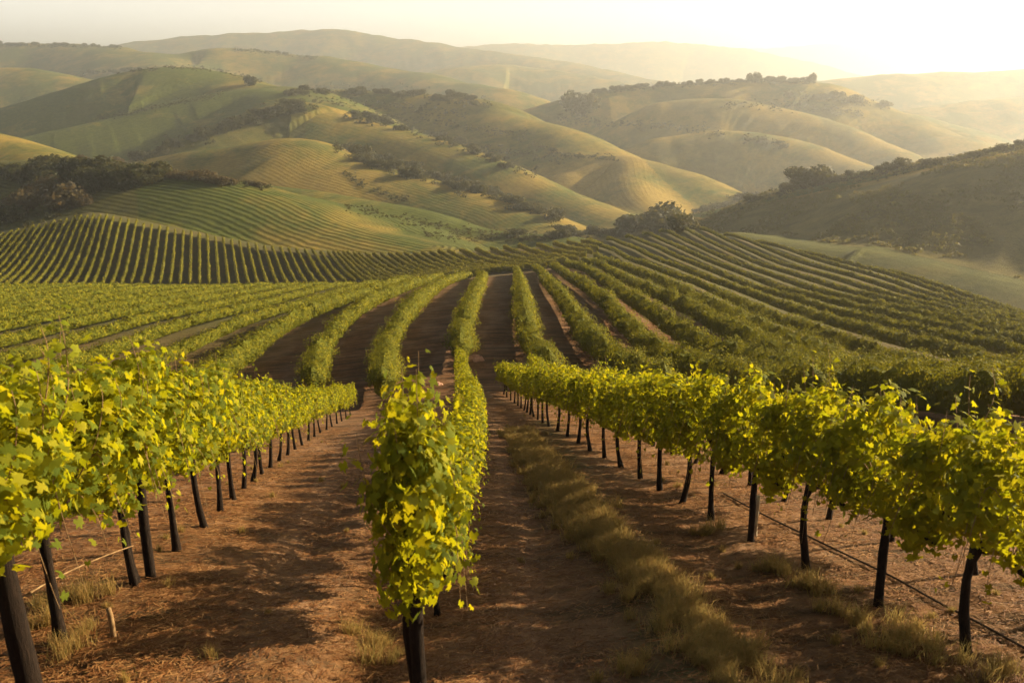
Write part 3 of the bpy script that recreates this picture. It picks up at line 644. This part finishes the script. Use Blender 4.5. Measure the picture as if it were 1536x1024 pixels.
for i in range(22):
    X = 0.9 + i * 3.75 if i < 6 else 19.65 + (i - 5) * 5.8; y0 = max([47, 38, 30, 26][min(i, 3)], X / 0.80)
    y1 = endY(X)
    if y1 - y0 < 12: continue
    hedge(rowpath(X, y0, y1), 'long hedge-like vine row, %s to the right of the central row' % ordw(i + 1), gL, M['row'], w=0.84 if i < 6 else 0.66, h=2.15 if i < 6 else 1.65, seed=i + 60)
# the far slope: rows running up away from us
nb = 0
for i in range(130):
    bxx = -158 + i * 2.55
    if bxx > 26: break
    by = float(np.interp(bxx, [-40, -10, 4, 15, 20, 26], [238, 215, 205, 212, 232, 262])); 
    if bxx < -40: by = 238
    dx = float(np.interp(bxx, [-150, -110, -74, -47, -25, 2, 20], [-0.18, -0.30, -0.32, -0.34, -0.40, -0.30, -0.15]))
    Yt = np.arange(by, 315, 2.0)
    cv_ = (Yt - by) ** 1.0; Xt = bxx + dx * cv_ * (1 + (0.25 if bxx > -100 else 0.9) * 0.0)
    ok = Yt < crestY(np.clip(Xt / Yt, -.8, .8)) - 4
    if ok.sum() < 3: continue
    nb += 1
    hedge(np.stack([Xt, Yt], 1)[ok], 'thin vine row climbing the far slope, %s counted from the left edge' % ordw(nb), 'vine rows climbing the far slope', M['far_row'], w=0.62, h=2.2, seed=i + 200, dens=0.9)

# ------------------------------------------------------------------ bushes and trees on the hills
def bush_mesh(k, mat, lumps=7, flat=0.75, nl=1500, ls=0.11):
    r = np.random.default_rng(500 + k); mb = MB()
    c = np.stack([r.normal(size=lumps) * 0.30, r.normal(size=lumps) * 0.30, r.uniform(0.25, 0.75, lumps) * flat], 1); rr = r.uniform(0.20, 0.40, lumps)
    c[0] = (0, 0, 0.4 * flat); rr[0] = 0.42
    per = nl // lumps
    for (cx, cy, cz), q in zip(c, rr):
        d = r.normal(size=(per, 3)); d /= np.linalg.norm(d, axis=1, keepdims=True)
        p = np.array([cx, cy, cz]) + d * q * np.array([1, 1, .9]) * r.uniform(0.65, 1.12, (per, 1))
        p[:, 2] = np.abs(p[:, 2])
        v, f = quads(p, d + r.normal(size=(per, 3)) * .5, r.uniform(.6, 1.4, per) * ls, 0.8); mb.add(v, f)
    # inner branches
    for i in range(6):
        a = r.uniform(0, 6.28); e = c[i % lumps] * 0.95; t = np.linspace(0, 1, 5)[:, None]
        p = np.array([0, 0, -0.15]) * (1 - t) + e * t + np.array([0.04, 0, 0]) * np.sin(t * 3)
        v, q_, cc = tube(p, np.linspace(.035, .01, 5), 5); mb.add(v, q_)
    return mb.mesh('shrub', mat)
BM = [bush_mesh(k, M['bush'], 6 + k, 0.65 + 0.1 * (k % 3)) for k in range(4)] + [bush_mesh(10 + k, M['bush_b'], 6 + k, 0.7) for k in range(2)]
nbush = 0
def put(px, py, wpx, label, group=None, var=None, hs=1.0, name='shrub', cat='bush', lift=0):
    """a bush wpx wide in the photograph, rooted where the view line meets the land"""
    global nbush
    x, y, z = hit(px, py, 0.0, 230.0)
    if y > 8500: return None
    s = wpx / F * math.hypot(x, y) * (0.80 if wpx < 38 else 1.0)
    o = link(name, BM[random.randrange(4) if var is None else var], None, (x, y, z - 0.04 * s), random.uniform(0, 6.28), (s, s, s * hs * random.uniform(.85, 1.1)))
    tag(o, label, cat, group); nbush += 1; return o
BANDS = []
def line(pts, n_, w0, w1, what, group, jit=4, var=None, hs=0.7):
    BANDS.append((pts, n_, w0, w1, jit)); p = np.array(pts, float); d = np.r_[0, np.cumsum(np.hypot(*np.diff(p, axis=0).T))]
    s = np.sort(np.random.default_rng(n_ * 7 + int(p[0, 0])).uniform(0, d[-1], n_))
    for i, q in enumerate(s):
        put(np.interp(q, d, p[:, 0]) + random.uniform(-2, 2), np.interp(q, d, p[:, 1]) + random.uniform(-jit, jit), random.uniform(w0, w1), '%s, %s from the left' % (what, ordw(i + 1)), group, var, hs)
put(948, 346, 56, 'dark rounded bush at the left of the pair on the vineyard crest', hs=.85, var=0)
put(990, 346, 66, 'largest dark bush on the vineyard crest, right of the pair', hs=.8, var=1)
put(1018, 347, 40, 'small dark bush at the right end of the vineyard crest clump', hs=.8, var=2)
for (a_, b_, w_, l_) in [(28, 318, 66, 'broad brown bush at the far left below the dark slope'), (96, 312, 72, 'big rounded tree with brown crown above the left rows'), (60, 296, 60, 'dark bush behind the big brown-crowned one at left'),
                      (125, 308, 40, 'small dark bush leaning on the brown-crowned tree'), (10, 332, 50, 'low bush in shade at the left frame edge')]:
    put(a_, b_, w_ * 0.82, l_, hs=.72, var=4 if 'brown' in l_ else None)
line([(60, 262), (120, 262), (160, 270), (225, 272)], 14, 28, 50, 'dark bush on the knoll above the left rows', 'bushes on the dark left knoll', 8)
line([(0, 262), (60, 268), (110, 280), (190, 282)], 10, 26, 44, 'shaded bush low on the left knoll', 'shaded bushes low on the left knoll', 8)
line([(105, 244), (170, 247), (215, 252)], 7, 14, 24, 'bush on the skyline of the left knoll', 'skyline bushes of the left knoll', 3, 4)
line([(236, 262), (290, 268), (330, 274), (380, 278), (400, 282)], 18, 18, 32, 'russet bush in the hedge behind the striped hill', 'russet hedge behind the striped hill', 3, 5)
line([(505, 222), (560, 244), (610, 258), (650, 268), (690, 280)], 26, 18, 34, 'bush in the gully between the golden spurs', 'bushes in the gully between the golden spurs', 7)
line([(690, 282), (730, 290), (765, 300), (790, 312), (835, 330)], 16, 20, 40, 'bush low in the gully above the vineyard', 'bushes low in the gully above the vineyard', 6)
line([(775, 355), (800, 357), (855, 352), (880, 350), (920, 352)], 10, 16, 34, 'bush beside the field edge under the golden spurs', 'bushes beside the far field edge', 3)
line([(520, 175), (600, 190), (640, 203), (700, 222), (760, 248), (800, 262)], 26, 12, 24, 'bush strung behind the long lit ridge', 'bushes strung behind the long lit ridge', 5)
line([(205, 240), (260, 218), (310, 205), (360, 185), (410, 168), (470, 160)], 30, 14, 26, 'dark bush on the shaded shoulder of the central hill', 'bushes on the shaded central shoulder', 7)
line([(430, 140), (500, 135), (570, 138), (650, 146), (730, 156)], 34, 12, 22, 'bush on the wooded crest of the central hill', 'bushes on the wooded central crest', 5)
line([(800, 218), (840, 232), (880, 236), (920, 238)], 8, 8, 15, 'small bush on the path over the golden spur', 'bushes by the path over the golden spur', 2)
line([(850, 150), (900, 138), (960, 131), (1024, 127), (1137, 122), (1220, 124)], 34, 9, 18, 'tree on the hazy right skyline', 'trees on the hazy right skyline', 1.5)
put(868, 172, 40, 'hazy rounded tree clump standing below the right skyline'); put(1137, 124, 20, 'tallest hazy tree on the right skyline'); put(1219, 124, 14, 'lone upright tree at the right end of the skyline', hs=1.4)
line([(1180, 142), (1250, 150), (1330, 158)], 10, 12, 22, 'hazy bush below the right skyline', 'hazy bushes below the right skyline', 3)
line([(1120, 210), (1180, 218)], 5, 9, 17, 'hazy bush on the pale right hillside', 'hazy bushes on the pale right hillside', 4)
line([(1040, 322), (1120, 300), (1160, 292), (1215, 276), (1300, 266), (1380, 250), (1460, 236), (1536, 218)], 26, 14, 30, 'bush along the top of the right dark hill', 'bushes along the top of the right hill', 4)
put(1215, 280, 50, 'largest rounded bush on top of the right dark hill', hs=.8); put(1130, 303, 26, 'dark bush at the foot of the right hill crest', hs=.8)
line([(125, 112), (180, 108), (232, 103)], 6, 7, 12, 'tiny tree on the crest of the left shaded hill', 'tiny trees on the left shaded crest', 1)
put(375, 128, 22, 'rounded tree at the end of the left shaded hill')
line([(0, 68), (60, 68), (120, 69), (178, 71)], 18, 6, 11, 'tiny tree on the far left skyline', 'tiny trees on the far left skyline', 1)
line([(355, 75), (400, 78), (470, 88)], 12, 5, 9, 'tiny hazy tree on the far middle ridge', 'tiny hazy trees on the far middle ridge', 1)
print('bushes', nbush)
def scrub_bands():
    r = np.random.default_rng(5); mb = MB()
    extra = [([(470, 150), (560, 158), (650, 166), (700, 172)], 0, 9, 0, 5), ([(560, 172), (640, 180), (720, 196), (790, 205)], 0, 8, 0, 4), ([(660, 215), (740, 226), (840, 240)], 0, 9, 0, 4), ([(520, 262), (560, 285), (610, 300)], 0, 8, 0, 3), ([(520, 312), (600, 328), (680, 345), (760, 352)], 0, 10, 0, 4), ([(640, 352), (720, 358), (800, 356), (900, 352)], 0, 10, 0, 3), ([(0, 320), (60, 330), (130, 325)], 0, 22, 0, 12), ([(840, 178), (900, 185), (990, 190), (1080, 200)], 0, 8, 0, 4), ([(1090, 158), (1200, 160), (1290, 172)], 0, 8, 0, 4), ([(250, 100), (330, 106), (390, 122)], 0, 6, 0, 1), ([(150, 178), (240, 160), (330, 142)], 0, 5, 0, 2), ([(1300, 262), (1400, 248), (1536, 222)], 0, 14, 0, 3)]
    for pts, n_, w0, w1, jit in BANDS + extra:
        p = np.array(pts, float); d = np.r_[0, np.cumsum(np.hypot(*np.diff(p, axis=0).T))]
        m_ = int(d[-1] / (0.28 * w0) * 2.2)
        for q in r.uniform(-10, d[-1] + 10, m_):
            x, y, z = hit(float(np.interp(q, d, p[:, 0])) + r.normal() * 3, float(np.interp(q, d, p[:, 1])) + r.normal() * (1 + jit * 0.7), 0.0, 230.0)
            if y > 8000: continue
            s_ = r.uniform(0.14, 0.34) * w0 / F * y; k = 30; dd = r.normal(size=(k, 3)); dd /= np.linalg.norm(dd, axis=1, keepdims=True); dd[:, 2] = np.abs(dd[:, 2])
            v, f = quads(np.array([x, y, z]) + dd * s_ * r.uniform(.5, 1.15, (k, 1)), dd + r.normal(size=(k, 3)) * .5, r.uniform(.3, .7, k) * s_, .8); mb.add(v, f)
    tag(link('undergrowth', mb.mesh('undergrowth', M['bush'])), 'low dark undergrowth between the bushes of the hillside hedges', 'undergrowth', kind='stuff')
scrub_bands()
# scrub on the right dark hill: nobody could count it
def scatter_scrub():
    r = np.random.default_rng(77); mb = MB(); m_ = ((GI == 19) | (GI == 21)) & (GP > 5) & (GY > 240) & (GY < 470) & (np.abs(GX / np.maximum(GY, 1)) < 0.72) & (GX > 0)
    ci = np.argwhere(m_ ); area = GY[m_] ** 2; area = area / area.sum(); pick = ci[r.choice(len(ci), 6500, p=area)]
    for (i_, j_) in pick:
        x = GX[i_, j_] + r.uniform(-1, 1); y = GY[i_, j_] + r.uniform(-1.5, 1.5); 
        if noise2(np.array([x / 14]), np.array([y / 14]), 5)[0] < 0.38: continue
        z = float(hgt(np.array([x]), np.array([y]))[0]); s = r.uniform(0.5, 1.5); n_ = 22
        d = r.normal(size=(n_, 3)); d /= np.linalg.norm(d, axis=1, keepdims=True); d[:, 2] = np.abs(d[:, 2])
        v, f = quads(np.array([x, y, z]) + d * s * r.uniform(.6, 1.1, (n_, 1)) * np.array([1, 1, .8]), d + r.normal(size=(n_, 3)) * .5, r.uniform(.3, .75, n_) * s, 0.8); mb.add(v, f)
    o = link('scrub', mb.mesh('scrub', M['scrub'])); tag(o, 'rough dark scrub covering the face of the right hill', 'scrub', kind='stuff')
scatter_scrub()

# ------------------------------------------------------------------ grass and straw
def blades(bx, by, hgt_, wid, lean, bz=None):
    n_ = len(bx); bz = hgt(bx, by) if bz is None else bz
    a = rng.uniform(0, 2 * math.pi, n_); la = rng.uniform(0, 2 * math.pi, n_); l = lean * hgt_
    dx = np.cos(a) * wid / 2; dy = np.sin(a) * wid / 2; lx = np.cos(la) * l; ly = np.sin(la) * l
    p0 = np.stack([bx - dx, by - dy, bz - 0.01], 1); p1 = np.stack([bx + dx, by + dy, bz - 0.01], 1)
    p2 = np.stack([bx + dx * .7 + lx * .35, by + dy * .7 + ly * .35, bz + hgt_ * .6], 1); p3 = np.stack([bx - dx * .7 + lx * .35, by - dy * .7 + ly * .35, bz + hgt_ * .6], 1)
    p4 = np.stack([bx + lx, by + ly, bz + hgt_ * (1 - 0.3 * lean)], 1)
    v = np.stack([p0, p1, p2, p3, p4], 1).reshape(-1, 3); k = (np.arange(n_) * 5)[:, None]
    return v, k + np.array([[0, 1, 2, 3]]), k + np.array([[3, 2, 4]])
mb = MB()
tus = []
strip = smooth_path([(1120, 1040), (1060, 960), (1000, 895), (950, 850), (895, 800), (850, 750), (810, 700), (775, 650)])
for (x, y) in resample(strip, 0.13): 
    for _ in range(5): tus.append((x + random.gauss(0, .22), y + random.gauss(0, .2), random.uniform(.6, 1.15)))
for (px_, py_) in [(1175, 865), (1200, 880), (1150, 855), (1225, 890), (1300, 930), (1340, 945), (1370, 960), (1320, 965), (1260, 915), (1390, 985), (1060, 800), (80, 900), (60, 930), (95, 965), (140, 900), (540, 960), (570, 990), (1480, 1010), (930, 1010)]:
    x, y, z = hit(px_, py_)
    for _ in range(5): tus.append((x + random.gauss(0, .13), y + random.gauss(0, .13), random.uniform(.5, 1.0)))
for _ in range(420):
    y = random.uniform(6, 34); x = random.uniform(-.6, .6) * y
    if noise2(np.array([x * .8]), np.array([y * .8]), 61)[0] > 0.55: tus.append((x, y, random.uniform(.25, .55)))
for (x, y, s) in tus:
    k = int(85 * min(1, 9 / y + .3)); q = np.abs(rng.normal(size=k)) ; an = rng.uniform(0, 6.28, k); rad = q * 0.075 * s
    v, f4, f3 = blades(x + np.cos(an) * rad, y + np.sin(an) * rad, rng.uniform(.12, .32, k) * s, np.full(k, 0.0055 * max(1, y / 9)), rng.uniform(.2, 1.1, k)); mb.add(v, f4, f3)
tag(link('dry_grass', mb.mesh('dry_grass', M['grass'])), 'tufts of dry golden grass on the banks and under the vines', 'grass', kind='stuff')
# straw lying on the soil
n_ = 170000
yy = 5.5 + 34 * rng.beta(1.0, 2.6, n_); xx = rng.uniform(-.66, .66, n_) * (yy + 1)
cl = noise2(xx * 1.6, yy * 1.2, 81); kp = rng.uniform(size=n_) < 0.25 + 0.9 * cl; xx = xx[kp]; yy = yy[kp]; n_ = len(xx)
zz = hgt(xx, yy); an = rng.uniform(0, math.pi, n_); L_ = rng.uniform(.03, .13, n_); wd = 0.004 * np.maximum(1, yy / 9); ti = rng.normal(size=n_) * .16; 
dx = np.cos(an) * L_ / 2; dy = np.sin(an) * L_ / 2; ex = -np.sin(an) * wd; ey = np.cos(an) * wd; lz = rng.uniform(0.004, 0.022, n_)
gzx = (hgt(xx, yy + .1) - zz) / .1
v = np.stack([np.stack([xx - dx - ex, yy - dy - ey, zz + lz - gzx * dy - L_ * ti / 2], 1), np.stack([xx + dx - ex, yy + dy - ey, zz + lz + gzx * dy + L_ * ti / 2], 1),
              np.stack([xx + dx + ex, yy + dy + ey, zz + lz + gzx * dy + L_ * ti / 2 + .002], 1), np.stack([xx - dx + ex, yy - dy + ey, zz + lz - gzx * dy - L_ * ti / 2 + .002], 1)], 1).reshape(-1, 3)
tag(link('straw_litter', mesh_np('straw_litter', v, np.arange(4 * n_).reshape(-1, 4), M['straw'])), 'loose straw and dead leaves littering the brown lanes', 'straw', kind='stuff')

# ------------------------------------------------------------------ haze
m = bpy.data.materials.new('haze'); m.use_nodes = True; n = m.node_tree
for q in list(n.nodes): n.nodes.remove(q)
out = n.nodes.new('ShaderNodeOutputMaterial'); pv = n.nodes.new('ShaderNodeVolumePrincipled')
pv.inputs['Color'].default_value = (0.90, 0.95, 1.0, 1); pv.inputs['Density'].default_value = HAZE; pv.inputs['Anisotropy'].default_value = 0.62
n.links.new(pv.outputs[0], out.inputs['Volume'])
zlo = float(GZ.min()) - 3; zhi = max(float(GZ.max()), 2.5) + 12
bx0, bx1, by0, by1 = -12500, 12500, -300, 13300
Vb = np.array([(x, y, z) for z in (zlo, zhi) for y in (by0, by1) for x in (bx0, bx1)], float)
Fb = np.array([(0, 2, 3, 1), (4, 5, 7, 6), (0, 1, 5, 4), (2, 6, 7, 3), (0, 4, 6, 2), (1, 3, 7, 5)])
tag(link('haze', mesh_np('haze', Vb, Fb, m)), kind='stuff')
print('z range', zlo, zhi)
